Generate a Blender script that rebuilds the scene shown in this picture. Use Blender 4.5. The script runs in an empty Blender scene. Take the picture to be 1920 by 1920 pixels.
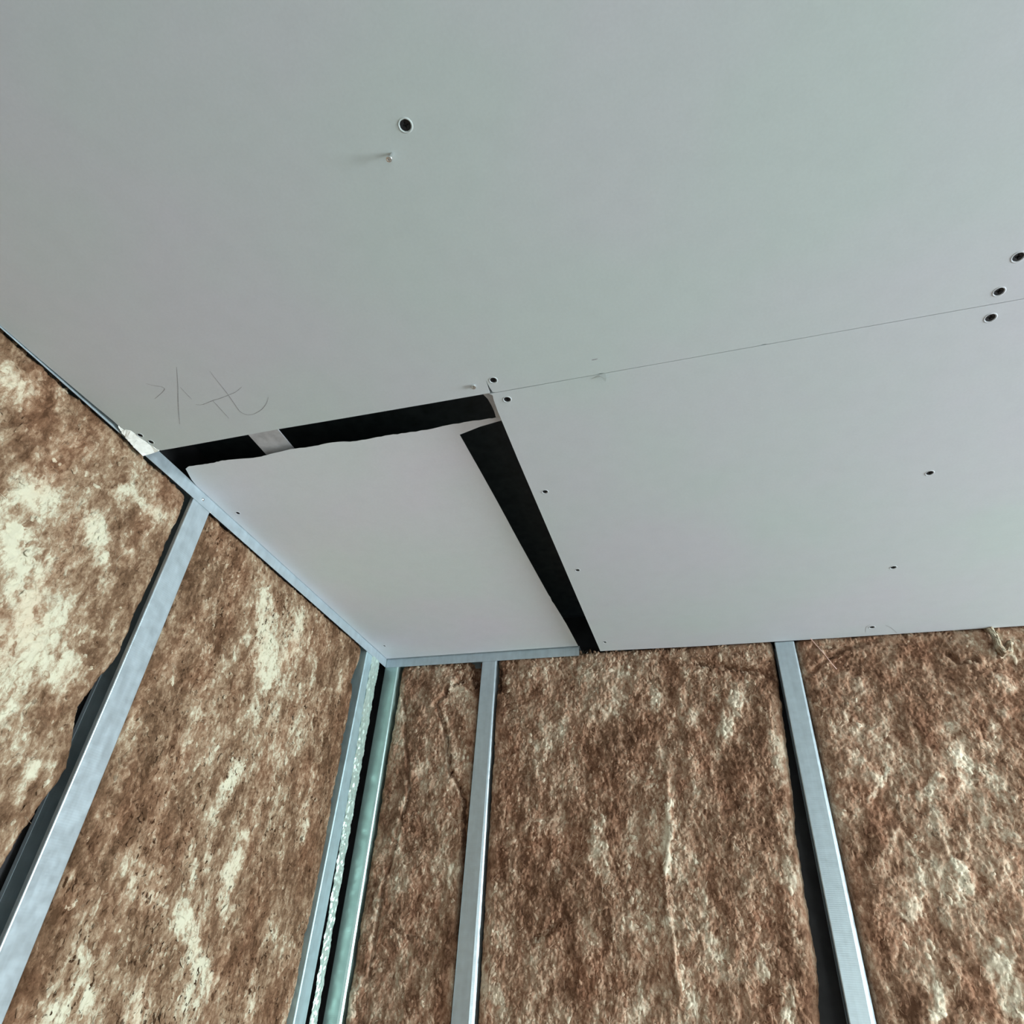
import bpy, bmesh, math, random
import numpy as np
from mathutils import Matrix, Vector

# ------------------------------------------------------------------ camera, daylight, exposure
scene = bpy.context.scene
COL = scene.collection
CAM_Z = 1.6                       # lens height above the floor; ceiling boards hang at 2.4
cam_d = bpy.data.cameras.new('camera')
cam_d.sensor_width = 36.0
cam_d.lens = 36.0 * 1198.41 / 1920.0
cam_d.clip_start = 0.01
cam = bpy.data.objects.new('camera', cam_d)
COL.objects.link(cam)
RX = Vector((0.95831, 0.28051, 0.05438))       # image right
RY = Vector((0.12080, -0.57020, 0.81258))      # image up
RZ = Vector((0.25894, -0.77213, -0.58031))     # backwards
cam.matrix_world = Matrix(((RX.x, RY.x, RZ.x, 0), (RX.y, RY.y, RZ.y, 0), (RX.z, RY.z, RZ.z, CAM_Z), (0, 0, 0, 1)))
scene.camera = cam

world = bpy.data.worlds.new('daylight')
scene.world = world
world.use_nodes = True
bg = world.node_tree.nodes['Background']
bg.inputs[0].default_value = (0.80, 0.92, 1.0, 1)
bg.inputs[1].default_value = 1.0

def area(name, loc, direction, sx, sy, power, color, spread=180):
    d = bpy.data.lights.new(name, 'AREA')
    d.shape = 'RECTANGLE'; d.size = sx; d.size_y = sy; d.energy = power; d.color = color; d.spread = math.radians(spread)
    o = bpy.data.objects.new(name, d); COL.objects.link(o)
    o.location = loc
    o.rotation_euler = Vector(direction).to_track_quat('-Z', 'Y').to_euler()
    return o

# daylight standing in the two unglazed openings of the room
area('window_daylight', (5.16, 0.90, 1.45), (-1, 0.04, 0.0), 1.8, 1.4, 450, (0.85, 0.945, 1.0))
area('doorway_daylight', (3.4, -4.97, 0.95), (0, 1, -0.60), 2.4, 1.8, 240, (0.94, 1.0, 0.96), 95)

vs = scene.view_settings
scene.display_settings.display_device = 'sRGB'
vs.view_transform = 'Standard'
vs.look = 'None'
vs.exposure = -0.04
vs.gamma = 1.0
vs.use_curve_mapping = False
scene.cycles.max_bounces = 8
scene.cycles.diffuse_bounces = 5
scene.cycles.use_denoising = True

# ------------------------------------------------------------------ dimensions (metres)
XL = -1.0264          # room face of the left wall framing
YB = 1.8360           # room face of the back wall framing
ZC = 2.4              # underside of the ceiling boards
ZP = 2.4264           # underside of the raised offcut
XR, YF = 5.2, -5.0    # right and front walls of the room
DEPTH = 0.062         # depth of the wall framing

random.seed(4)
RNG = np.random.default_rng(7)

# ------------------------------------------------------------------ helpers
def tag(o, label=None, cat=None, group=None, kind=None):
    if label: o['label'] = label
    if cat: o['category'] = cat
    if group: o['group'] = group
    if kind: o['kind'] = kind
    return o

def link(name, me, mat=None, parent=None):
    o = bpy.data.objects.new(name, me)
    COL.objects.link(o)
    if mat: me.materials.append(mat)
    if parent: o.parent = parent
    return o

def from_bm(name, bm, mat=None, parent=None, smooth=False):
    bmesh.ops.recalc_face_normals(bm, faces=bm.faces)
    me = bpy.data.meshes.new(name)
    bm.to_mesh(me); bm.free()
    if smooth:
        for p in me.polygons: p.use_smooth = True
    return link(name, me, mat, parent)

def add_box(bm, x0, x1, y0, y1, z0, z1):
    vs_ = [bm.verts.new(c) for c in ((x0,y0,z0),(x1,y0,z0),(x1,y1,z0),(x0,y1,z0),(x0,y0,z1),(x1,y0,z1),(x1,y1,z1),(x0,y1,z1))]
    for f in ((3,2,1,0),(4,5,6,7),(0,1,5,4),(1,2,6,5),(2,3,7,6),(3,0,4,7)):
        bm.faces.new([vs_[i] for i in f])

def tube(bm, pts, radii, seg=8):
    rings = []
    n = len(pts)
    for i, p in enumerate(pts):
        p = Vector(p)
        t = (Vector(pts[min(i+1, n-1)]) - Vector(pts[max(i-1, 0)])).normalized()
        a = t.cross(Vector((0.31, 0.52, 0.79))).normalized(); b = t.cross(a)
        r = radii[i] if hasattr(radii, '__len__') else radii
        rings.append([bm.verts.new(p + r*(math.cos(k*2*math.pi/seg)*a + math.sin(k*2*math.pi/seg)*b)) for k in range(seg)])
    for r0, r1 in zip(rings, rings[1:]):
        for k in range(seg):
            bm.faces.new((r0[k], r0[(k+1) % seg], r1[(k+1) % seg], r1[k]))
    bm.faces.new(rings[0][::-1]); bm.faces.new(rings[-1])

# ------------------------------------------------------------------ materials
def new_mat(name):
    m = bpy.data.materials.new(name); m.use_nodes = True
    nt = m.node_tree
    return m, nt, nt.nodes, nt.links, nt.nodes['Principled BSDF']

def noise(nt, vec, scale, detail=4, rough=0.55, dist=0.0):
    n = nt.nodes.new('ShaderNodeTexNoise')
    n.inputs['Scale'].default_value = scale; n.inputs['Detail'].default_value = detail
    n.inputs['Roughness'].default_value = rough; n.inputs['Distortion'].default_value = dist
    if vec is not None: nt.links.new(vec, n.inputs['Vector'])
    return n

def ramp(nt, fac, stops, interp='LINEAR'):
    r = nt.nodes.new('ShaderNodeValToRGB')
    r.color_ramp.interpolation = interp
    e = r.color_ramp.elements
    while len(e) > 1: e.remove(e[0])
    for i, (p, c) in enumerate(stops):
        el = e[0] if i == 0 else e.new(p)
        el.position = p
        el.color = (*c, 1) if len(c) == 3 else c
    nt.links.new(fac, r.inputs[0])
    return r

def mix(nt, fac, a, b, mode='MIX'):
    m = nt.nodes.new('ShaderNodeMix'); m.data_type = 'RGBA'; m.blend_type = mode
    for sock, v in ((m.inputs[0], fac), (m.inputs[6], a), (m.inputs[7], b)):
        if isinstance(v, (int, float)): sock.default_value = v
        elif isinstance(v, tuple): sock.default_value = (*v, 1)
        else: nt.links.new(v, sock)
    return m.outputs[2]

def mth(nt, op, a, b=None, clamp=False):
    m = nt.nodes.new('ShaderNodeMath'); m.operation = op; m.use_clamp = clamp
    for sock, v in ((m.inputs[0], a), (m.inputs[1], b)):
        if v is None: continue
        if isinstance(v, (int, float)): sock.default_value = v
        else: nt.links.new(v, sock)
    return m.outputs[0]

def bump(nt, bsdf, height, strength, distance):
    b = nt.nodes.new('ShaderNodeBump')
    b.inputs['Strength'].default_value = strength; b.inputs['Distance'].default_value = distance
    nt.links.new(height, b.inputs['Height']); nt.links.new(b.outputs[0], bsdf.inputs['Normal'])

def coord(nt):
    return nt.nodes.new('ShaderNodeTexCoord').outputs['Object']

def simple(name, color, rough=0.7, metal=0.0, nscale=30, namp=0.12, bstr=0.1):
    m, nt, N, L, b = new_mat(name)
    c = coord(nt); n = noise(nt, c, nscale)
    lo = tuple(x*(1-namp) for x in color); hi = tuple(min(1, x*(1+namp)) for x in color)
    L.new(ramp(nt, n.outputs[0], [(0.3, lo), (0.7, hi)]).outputs[0], b.inputs['Base Color'])
    b.inputs['Roughness'].default_value = rough; b.inputs['Metallic'].default_value = metal
    if bstr: bump(nt, b, n.outputs[0], bstr, 0.002)
    return m

def board_mat(name, base):
    m, nt, N, L, b = new_mat(name)
    c = coord(nt)
    big = noise(nt, c, 2.6, 3, 0.5)
    hue = ramp(nt, big.outputs[0], [(0.35, (base[0]*0.96, base[1]*1.02, base[2]*0.98)), (0.65, (base[0]*1.02, base[1]*0.985, base[2]*1.02))])
    fibre = noise(nt, c, 240, 3, 0.6)
    mott = noise(nt, c, 28, 5, 0.6)
    col = mix(nt, 0.05, hue.outputs[0], ramp(nt, fibre.outputs[0], [(0.3, (0.35, 0.35, 0.36)), (0.7, (1, 1, 1))]).outputs[0], 'MULTIPLY')
    col = mix(nt, 0.06, col, ramp(nt, mott.outputs[0], [(0.3, (0.6, 0.6, 0.6)), (0.6, (1, 1, 1))]).outputs[0], 'MULTIPLY')
    L.new(col, b.inputs['Base Color'])
    b.inputs['Roughness'].default_value = 0.85
    b.inputs['Specular IOR Level'].default_value = 0.25
    bump(nt, b, fibre.outputs[0], 0.06, 0.001)
    return m

def steel_mat(name, color, rough=0.42, metal=0.85):
    m, nt, N, L, b = new_mat(name)
    c = coord(nt)
    mp = nt.nodes.new('ShaderNodeMapping'); mp.inputs['Scale'].default_value = (60, 60, 4); L.new(c, mp.inputs[0])
    streak = noise(nt, mp.outputs[0], 1.5, 3)
    spang = noise(nt, c, 55, 2, 0.5)
    lo = tuple(x*0.86 for x in color); hi = tuple(min(1, x*1.08) for x in color)
    col = mix(nt, 0.5, ramp(nt, streak.outputs[0], [(0.3, lo), (0.7, hi)]).outputs[0], ramp(nt, spang.outputs[0], [(0.3, lo), (0.7, hi)]).outputs[0])
    L.new(col, b.inputs['Base Color'])
    b.inputs['Metallic'].default_value = metal
    L.new(ramp(nt, spang.outputs[0], [(0.3, (rough*0.85,)*3), (0.7, (rough*1.15,)*3)]).outputs[0], b.inputs['Roughness'])
    # knurled rolling pattern: fine cross ribs
    wv = nt.nodes.new('ShaderNodeTexWave'); wv.bands_direction = 'Z'; wv.inputs['Scale'].default_value = 75; wv.inputs['Distortion'].default_value = 0.4
    L.new(c, wv.inputs[0])
    bump(nt, b, wv.outputs[0], 0.10, 0.0006)
    return m

MAT = {}
MAT['board'] = board_mat('grey_plasterboard_paper', (0.60, 0.64, 0.66))
MAT['offcut'] = board_mat('lilac_plasterboard_paper', (0.72, 0.745, 0.78))
MAT['gypsum'] = simple('white_gypsum_core', (0.90, 0.93, 0.88), 0.9, 0, 120, 0.05, 0.3)
MAT['steel'] = steel_mat('galvanised_steel', (0.49, 0.58, 0.62), 0.38, 0.6)
MAT['steel_green'] = steel_mat('galvanised_steel_greenish', (0.38, 0.53, 0.50), 0.36, 0.6)
MAT['steel_cyan'] = steel_mat('galvanised_steel_cyan', (0.48, 0.65, 0.69), 0.38, 0.6)
MAT['foil'] = simple('crumpled_foil', (0.56, 0.70, 0.63), 0.30, 0.6, 90, 0.15, 0.4)
MAT['black_screw'] = simple('black_phosphate', (0.008, 0.008, 0.010), 0.6, 0.2, 200, 0.2, 0.1)
MAT['bright_screw'] = simple('zinc_screw', (0.78, 0.80, 0.80), 0.25, 1.0, 200, 0.08, 0.1)
MAT['pencil'] = simple('pencil_graphite', (0.30, 0.31, 0.33), 0.6, 0.0, 300, 0.3, 0.0)
MAT['deck'] = simple('black_roof_membrane', (0.045, 0.058, 0.064), 0.55, 0, 40, 0.3, 0.2)
MAT['sheathing'] = simple('dark_grey_sheathing', (0.030, 0.030, 0.032), 0.8, 0, 25, 0.3, 0.3)
MAT['plaster'] = simple('pale_plaster', (0.62, 0.61, 0.58), 0.9, 0, 12, 0.06, 0.1)
MAT['floor'] = simple('dusty_concrete', (0.33, 0.325, 0.31), 0.85, 0, 8, 0.15, 0.2)
MAT['strand'] = simple('pink_strand', (0.75, 0.50, 0.42), 0.6, 0, 80, 0.1, 0.0)

def wool_mat(name, deep, brown, tan, pale):
    """mineral wool: clumped brown fibre; the 'wool' attribute carries binder-poor (pale) and dark areas: binder-rich wool plus shade painted into gaps"""
    m, nt, N, L, b = new_mat(name)
    c = coord(nt)
    at = nt.nodes.new('ShaderNodeAttribute'); at.attribute_name = 'wool'
    sep = nt.nodes.new('ShaderNodeSeparateColor'); L.new(at.outputs['Color'], sep.inputs[0])
    mp = nt.nodes.new('ShaderNodeMapping'); mp.inputs['Scale'].default_value = (1, 1, 0.55); L.new(c, mp.inputs[0])
    v = mp.outputs[0]
    big = noise(nt, v, 8, 4, 0.6, 0.5)
    mid = noise(nt, v, 34, 5, 0.68, 0.5)
    fine = noise(nt, v, 130, 4, 0.75, 0.2)
    clump = nt.nodes.new('ShaderNodeTexVoronoi'); clump.inputs['Scale'].default_value = 78
    wv = nt.nodes.new('ShaderNodeVectorMath'); wv.operation = 'ADD'
    wsc = nt.nodes.new('ShaderNodeVectorMath'); wsc.operation = 'SCALE'; wsc.inputs['Scale'].default_value = 0.030
    L.new(noise(nt, v, 60, 3).outputs[1], wsc.inputs[0]); L.new(v, wv.inputs[0]); L.new(wsc.outputs[0], wv.inputs[1])
    L.new(wv.outputs[0], clump.inputs['Vector'])
    csep = nt.nodes.new('ShaderNodeSeparateColor'); L.new(clump.outputs['Color'], csep.inputs[0])
    speck = noise(nt, v, 135, 2, 0.5, 0.25)
    t = mth(nt, 'ADD', mth(nt, 'MULTIPLY', mth(nt, 'SUBTRACT', big.outputs[0], 0.5), 1.35), mth(nt, 'MULTIPLY', mth(nt, 'SUBTRACT', mid.outputs[0], 0.5), 1.15))
    t = mth(nt, 'ADD', t, mth(nt, 'MULTIPLY', mth(nt, 'SUBTRACT', fine.outputs[0], 0.5), 1.0))
    t = mth(nt, 'ADD', t, mth(nt, 'MULTIPLY', mth(nt, 'SUBTRACT', csep.outputs[0], 0.5), 0.16))
    t = mth(nt, 'ADD', t, 0.48)
    t = mth(nt, 'ADD', t, mth(nt, 'MULTIPLY', sep.outputs[0], 0.50))
    t = mth(nt, 'SUBTRACT', t, mth(nt, 'MULTIPLY', sep.outputs[1], 0.26), True)
    col = ramp(nt, t, [(0.14, deep), (0.42, brown), (0.64, tan), (0.96, pale)]).outputs[0]
    # dark burnt specks of binder
    sp = ramp(nt, speck.outputs[0], [(0.60, (0, 0, 0)), (0.68, (1, 1, 1))]).outputs[0]
    reg = ramp(nt, noise(nt, v, 11, 2, 0.5).outputs[0], [(0.40, (0, 0, 0)), (0.58, (1, 1, 1))]).outputs[0]
    spf = mth(nt, 'MULTIPLY', mth(nt, 'MULTIPLY', sp, reg), sep.outputs[2])
    col = mix(nt, spf, col, (deep[0]*0.55, deep[1]*0.5, deep[2]*0.45))
    # reddish drift
    red = ramp(nt, noise(nt, v, 13, 3, 0.5).outputs[0], [(0.45, (1, 1, 1)), (0.7, (1.0, 0.86, 0.82))]).outputs[0]
    col = mix(nt, 0.8, col, red, 'MULTIPLY')
    L.new(col, b.inputs['Base Color'])
    b.inputs['Roughness'].default_value = 1.0
    b.inputs['Specular IOR Level'].default_value = 0.1
    h = mth(nt, 'ADD', fine.outputs[0], mth(nt, 'MULTIPLY', noise(nt, v, 330, 3, 0.7).outputs[0], 0.5))
    bump(nt, b, h, 0.5, 0.0022)
    return m

MAT['wool_left'] = wool_mat('mineral_wool_pale_brown', (0.080, 0.045, 0.024), (0.170, 0.102, 0.060), (0.300, 0.212, 0.136), (0.57, 0.545, 0.41))
MAT['wool_back'] = wool_mat('mineral_wool_brown', (0.125, 0.064, 0.038), (0.285, 0.166, 0.104), (0.450, 0.318, 0.220), (0.72, 0.65, 0.50))

# ------------------------------------------------------------------ room shell
def shell(name, boxes, mat, parent=None):
    bm = bmesh.new()
    for b in boxes: add_box(bm, *b)
    o = from_bm(name, bm, mat, parent)
    if parent is None: o['kind'] = 'structure'
    return o

shell('floor', [(XL - 0.10, XR + 0.1, YF - 0.1, YB + 0.10, -0.1, 0.0)], MAT['floor'])
shell('wall_left', [(XL - DEPTH - 0.04, XL - DEPTH, YF, YB + DEPTH, 0.0, 2.56)], MAT['sheathing'])
shell('wall_back', [(XL - DEPTH - 0.04, XR, YB + DEPTH, YB + DEPTH + 0.04, 0.0, 2.56)], MAT['sheathing'])
shell('wall_right', [(XR, XR + 0.1, YF, -0.05, 0, 2.56), (XR, XR + 0.1, 1.82, YB + DEPTH, 0, 2.56),
                     (XR, XR + 0.1, -0.05, 1.82, 0, 0.72), (XR, XR + 0.1, -0.05, 1.82, 2.18, 2.56)], MAT['plaster'])
shell('wall_front', [(XL - DEPTH, 2.20, YF - 0.1, YF, 0, 2.56), (4.60, XR + 0.1, YF - 0.1, YF, 0, 2.56),
                     (2.20, 4.60, YF - 0.1, YF, 2.0, 2.56)], MAT['plaster'])
ceiling = shell('ceiling', [(XL - DEPTH - 0.04, XR + 0.1, YF - 0.1, YB + DEPTH + 0.04, 2.56, 2.62)], MAT['deck'])

# ------------------------------------------------------------------ ceiling boards (children of the ceiling), with real screw holes
def loop(bm, pts, z):
    v = [bm.verts.new((x, y, z)) for x, y in pts]
    e = [bm.edges.new((v[i], v[(i+1) % len(v)])) for i in range(len(v))]
    return v, e

def circle(x, y, r, n=20, wob=0.0):
    return [(x + r*(1 + wob*random.uniform(-1, 1))*math.cos(2*math.pi*k/n), y + r*(1 + wob*random.uniform(-1, 1))*math.sin(2*math.pi*k/n)) for k in range(n)]

def board(name, outline, holes, z, mat, parent=None, thick=0.0125, undercut=None):
    bm = bmesh.new()
    v, e = loop(bm, outline, z)
    rims = []
    edges = list(e)
    for (x, y, r) in holes:
        hv, he = loop(bm, circle(x, y, r, 20, 0.05), z)
        rims.append(hv); edges += he
    bmesh.ops.triangle_fill(bm, use_beauty=True, edges=edges)
    top = [bm.verts.new((p.co.x + (undercut(p.co)[0] if undercut else 0), p.co.y + (undercut(p.co)[1] if undercut else 0), z + thick)) for p in v]
    for i in range(len(v)):
        j = (i+1) % len(v)
        bm.faces.new((v[i], v[j], top[j], top[i]))
    te = [bm.edges.get((top[i], top[(i+1) % len(top)])) for i in range(len(top))]
    bmesh.ops.triangle_fill(bm, use_beauty=True, edges=te)
    for hv in rims:
        up = [bm.verts.new((p.co.x, p.co.y, z + 0.006)) for p in hv]
        for i in range(len(hv)):
            j = (i+1) % len(hv)
            bm.faces.new((hv[i], hv[j], up[j], up[i]))
        bm.faces.new(up)
    o = from_bm(name, bm, mat, parent)
    for i, (x, y, r) in enumerate(holes):
        screw_head(x, y, z, r, o)
        # paper lip pushed up round the hole
        bm = bmesh.new()
        n = 20
        prof = [(r*1.0, 0.0002), (r*1.12, -0.0007), (r*1.25, -0.0005), (r*1.45, 0.0002)]
        rings = [[bm.verts.new((x + pr*math.cos(2*math.pi*k/n), y + pr*math.sin(2*math.pi*k/n), z + pz*(1 + 0.3*math.sin(3*k + i)))) for k in range(n)] for pr, pz in prof]
        for a, b in zip(rings, rings[1:]):
            for k in range(n): bm.faces.new((a[k], a[(k+1) % n], b[(k+1) % n], b[k]))
        from_bm('hole_rim', bm, mat, o, True)
    return o

def screw_head(x, y, z, r, parent):
    """black countersunk head sunk in the board, with a cross recess"""
    bm = bmesh.new(); n = 20
    prof = [(r*0.97, 0.0012), (r*0.93, 0.0004), (r*0.45, 0.0008), (r*0.28, 0.003)]
    rings = []
    for i, (pr, pz) in enumerate(prof):
        ring = []
        for k in range(n):
            a = 2*math.pi*k/n
            q = pr if i < 2 else pr*(1.0 + 0.45*math.cos(4*a))
            ring.append(bm.verts.new((x + q*math.cos(a), y + q*math.sin(a), z + pz)))
        rings.append(ring)
    for a, b in zip(rings, rings[1:]):
        for k in range(n): bm.faces.new((a[k], a[(k+1) % n], b[(k+1) % n], b[k]))
    bm.faces.new(rings[-1])
    tip = bm.verts.new((x, y, z + 0.0058))
    for k in range(n): bm.faces.new((rings[0][(k+1) % n], rings[0][k], tip))
    return from_bm('screw', bm, MAT['black_screw'], parent)

YS = 0.7205     # the seam between the two boards
main_outline = [(-1.0245, -0.480), (1.376, -0.480), (1.376, YS), (0.60, YS), (0.152, YS), (0.1498, YS - 0.0012), (0.1455, YS - 0.0010), (0.143, YS),
                (-0.098, YS), (-0.105, YS - 0.0012), (-0.112, YS), (-0.2860, YS - 0.0002), (-0.2905, YS - 0.0022),
                (-0.2921, 0.7060), (-0.2931, 0.6895), (-0.2946, 0.7080), (-0.2958, 0.7195), (-0.3089, 0.7196),
                (-0.46, 0.7186), (-0.62, 0.7172), (-0.7037, 0.7160), (-0.86, 0.7166), (-0.955, 0.7168), (-0.985, 0.7164),
                (-0.9900, 0.7110), (-0.9940, 0.6960), (-0.9985, 0.6760), (-1.0010, 0.6534), (-1.0080, 0.6490), (-1.0146, 0.6420),
                (-1.0146, 0.6200), (-1.0172, 0.5800), (-1.0195, 0.5280), (-1.0225, 0.4600), (-1.0240, 0.3900)]
main_holes = [(-0.2603, 0.2863, 0.0068), (0.4628, 0.6475, 0.0066), (0.4549, 0.7002, 0.0063), (-0.2809, 0.6930, 0.0056),
              (-0.9930, 0.6690, 0.0048), (-0.9860, 0.6905, 0.0048), (0.4600, 0.2900, 0.0063), (0.4600, -0.0800, 0.0063), (-0.2600, -0.1200, 0.0063)]
b_main = board('ceiling_board', main_outline, main_holes, ZC, MAT['board'], ceiling)
tag(b_main, 'large grey plasterboard filling the top of the ceiling, pencil scribble near its torn left corner')

right_outline = [(-0.2970, YS + 0.0009), (0.30, YS + 0.0008), (1.376, YS + 0.0009), (2.10, YS + 0.0009), (2.10, 1.8330), (0.30, 1.8340), (0.0, 1.8310), (-0.2975, 1.8200),
                 (-0.2978, 1.55), (-0.2972, 1.20), (-0.2968, 0.90), (-0.2955, 0.7600), (-0.2940, 0.7330), (-0.2925, 0.7260)]
right_holes = [(0.4563, 0.7457, 0.0066), (-0.2710, 0.7410, 0.0058), (-0.2700, 1.0098, 0.0053), (-0.2681, 1.3325, 0.0050), (-0.2732, 1.7579, 0.0048),
               (0.4504, 1.1070, 0.0060), (0.4460, 1.4591, 0.0060), (0.4462, 1.7790, 0.0062)]
b_right = board('ceiling_board', right_outline, right_holes, ZC, MAT['board'], ceiling)
tag(b_right, 'grey plasterboard right of the dark gap, its back edge over the brown wool')

for (x0, x1, y0, y1) in ((1.378, XR - 0.004, -0.480, YS), (2.102, XR - 0.004, YS + 0.0012, 1.833), (-1.0245, 1.376, YF + 0.004, -0.482), (1.378, XR - 0.004, YF + 0.004, -0.482)):
    board('ceiling_board', [(x0, y0), (x1, y0), (x1, y1), (x0, y1)], [], ZC, MAT['board'], ceiling)

# raised offcut in the recess: a loose-fitting board with a broken front edge and a notch at its right corner
front = [(-1.0069, 0.8031), (-0.9925, 0.7975), (-0.9620, 0.7990), (-0.9338, 0.7996), (-0.9150, 0.7972), (-0.8930, 0.7982), (-0.8449, 0.8037), (-0.8196, 0.8043),
         (-0.7900, 0.8010), (-0.7458, 0.7972), (-0.7200, 0.7990), (-0.6920, 0.7995), (-0.6600, 0.7980), (-0.6325, 0.8001), (-0.6150, 0.8045), (-0.5995, 0.8052), (-0.5646, 0.8044),
         (-0.5300, 0.8040), (-0.4971, 0.8059), (-0.4530, 0.8068), (-0.4081, 0.8036), (-0.3652, 0.8032), (-0.3400, 0.8046), (-0.3134, 0.8050)]
rag = []
for (a, b) in zip(front, front[1:]):
    for k in range(4):
        t = k/4
        rag.append((a[0] + (b[0]-a[0])*t, a[1] + (b[1]-a[1])*t + (random.uniform(-0.0009, 0.0009) if k else 0)))
rag.append(front[-1])
off_outline = rag + [(-0.2990, 0.8070), (-0.2950, 0.8135), (-0.3083, 0.8150), (-0.3500, 0.8215), (-0.3955, 0.8338), (-0.3935, 0.9000), (-0.3920, 0.9450), (-0.3890, 1.0645), (-0.3868, 1.2063),
                     (-0.3800, 1.4900), (-0.3783, 1.5048), (-0.3795, 1.5280), (-0.3775, 1.5422), (-0.3708, 1.6730), (-0.3679, 1.8300), (-1.0235, 1.8300), (-1.0240, 1.30), (-1.0240, 0.86), (-1.0200, 0.838)]
offcut = board('plasterboard_offcut', off_outline, [(-0.9967, 0.9709, 0.0046), (-0.9839, 1.7295, 0.0042)], ZP, MAT['offcut'],
               undercut=lambda c: (-0.010 if (c.x > -0.40 and c.y > 0.83) else 0.0, 0.015*max(0.0, min(1.0, (0.86 - c.y)/0.03)) if c.y < 0.811 or c.x < -0.9 else 0.0))     # snapped edge slopes back under itself
tag(offcut, 'raised pale plasterboard offcut in the corner recess with a ragged front edge', 'plasterboard')

# torn corner: white gypsum hanging below the paper
gyp = [(-1.0145, 0.6363), (-1.0146, 0.6480), (-1.0090, 0.6495), (-1.0010, 0.6534), (-0.9985, 0.6760), (-0.9940, 0.6960), (-0.9900, 0.7110), (-0.9880, 0.7165),
       (-1.0020, 0.7190), (-1.0128, 0.7208), (-1.0343, 0.7227), (-1.0336, 0.7080), (-1.0328, 0.6948), (-1.0300, 0.6850), (-1.0286, 0.6733), (-1.0262, 0.6650), (-1.0248, 0.6553), (-1.0205, 0.6480), (-1.0185, 0.6400)]
bm = bmesh.new()
lo, hi = [], []
for i, (x, y) in enumerate(gyp):
    k = min(1.0, 1.0215/abs(x)) if i > 7 else 1.0
    k = k - (0.0016 if i > 7 else 0.0)
    lo.append(bm.verts.new((x*k, y*k, CAM_Z + 0.8*k - (0.0003 if i <= 7 else 0))))
    hi.append(bm.verts.new((max(x*k, -1.0225), y*k, ZC + 0.0125)))
bm.faces.new(lo)
for i in range(len(lo)):
    j = (i+1) % len(lo)
    bm.faces.new((lo[i], hi[i], hi[j], lo[j]))
bmesh.ops.triangulate(bm, faces=[f for f in bm.faces if len(f.verts) > 4])
bmesh.ops.subdivide_edges(bm, edges=bm.edges[:], cuts=2, use_grid_fill=True)
for v in bm.verts:
    if v.co.z < ZC + 0.004:
        v.co.z += random.uniform(-0.0006, 0.0006)
tag(from_bm('torn_corner', bm, MAT['gypsum'], b_main), 'broken board corner showing white gypsum beside the two black screws')

# nicks and torn paper by the seam
bm = bmesh.new()
tri = [(-0.1225, 0.7280, 0.0004), (-0.1085, 0.7216, 0.0006), (-0.0969, 0.7206, 0.0006), (-0.0966, 0.7286, -0.004), (-0.0992, 0.7340, -0.006), (-0.1038, 0.7245, -0.0015)]
a = [bm.verts.new((x, y, ZC + dz - 0.0006)) for x, y, dz in tri]
b = [bm.verts.new((x, y, ZC + dz)) for x, y, dz in tri]
bm.faces.new(a); bm.faces.new(b[::-1])
for i in range(6): bm.faces.new((a[i], b[i], b[(i+1) % 6], a[(i+1) % 6]))
tag(from_bm('torn_paper', bm, MAT['board'], b_right), 'small curled flap of torn paper hanging at the board seam')

# two bright screws not driven home
def bright_screw(x, y, z, r, proud, lean, parent, label):
    bm = bmesh.new(); n = 16
    prof = [(0.0016, 0.010), (0.0016, -proud + 0.003), (r, -proud), (r*0.92, -proud - 0.0010), (r*0.45, -proud - 0.0012), (r*0.25, -proud + 0.0006)]
    rings = []
    for i, (pr, pz) in enumerate(prof):
        rings.append([bm.verts.new((x + lean[0]*(-pz) + pr*(1 if i < 4 else 1 + 0.4*math.cos(8*math.pi*k/n))*math.cos(2*math.pi*k/n), y + lean[1]*(-pz) + pr*math.sin(2*math.pi*k/n), z + pz)) for k in range(n)])
    for p, q in zip(rings, rings[1:]):
        for k in range(n): bm.faces.new((p[k], p[(k+1) % n], q[(k+1) % n], q[k]))
    bm.faces.new(rings[-1])
    return tag(from_bm('screw', bm, MAT['bright_screw'], parent), label)
bright_screw(-0.2894, 0.3118, ZC, 0.0038, 0.010, (-0.25, 0.1), b_main, 'shiny half driven screw just below the largest hole')
bright_screw(-0.3177, 0.6979, ZC, 0.0044, 0.0025, (0, 0), b_main, 'shiny screw head left of the seam corner')

# pencil lines drawn on the big board
def ribbon(name, strokes, width, z, mat, parent, label=None):
    bm = bmesh.new()
    for st in strokes:
        pts = []
        n = len(st)
        for i in range(n - 1):          # smooth the stroke
            p0 = Vector(st[max(i-1, 0)]); p1 = Vector(st[i]); p2 = Vector(st[i+1]); p3 = Vector(st[min(i+2, n-1)])
            for k in range(5):
                t = k/5
                pts.append(0.5*((2*p1) + (p2-p0)*t + (2*p0-5*p1+4*p2-p3)*t*t + (3*p1-p0-3*p2+p3)*t**3))
        pts.append(Vector(st[-1]))
        prev = None
        for i, p in enumerate(pts):
            t = (pts[min(i+1, len(pts)-1)] - pts[max(i-1, 0)]).normalized()
            w = width*(0.35 + 0.65*math.sin(math.pi*(0.08 + 0.84*i/(len(pts)-1))))*random.uniform(0.75, 1.15)
            nrm = Vector((-t.y, t.x))*w/2
            cur = [bm.verts.new((p.x - nrm.x, p.y - nrm.y, z)), bm.verts.new((p.x + nrm.x, p.y + nrm.y, z)), bm.verts.new((p.x, p.y, z - 0.00012))]
            if prev:
                for q in ((0, 2), (2, 1), (1, 0)):
                    bm.faces.new((prev[q[0]], prev[q[1]], cur[q[1]], cur[q[0]]))
            prev = cur
    return tag(from_bm(name, bm, mat, parent), label)
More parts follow.
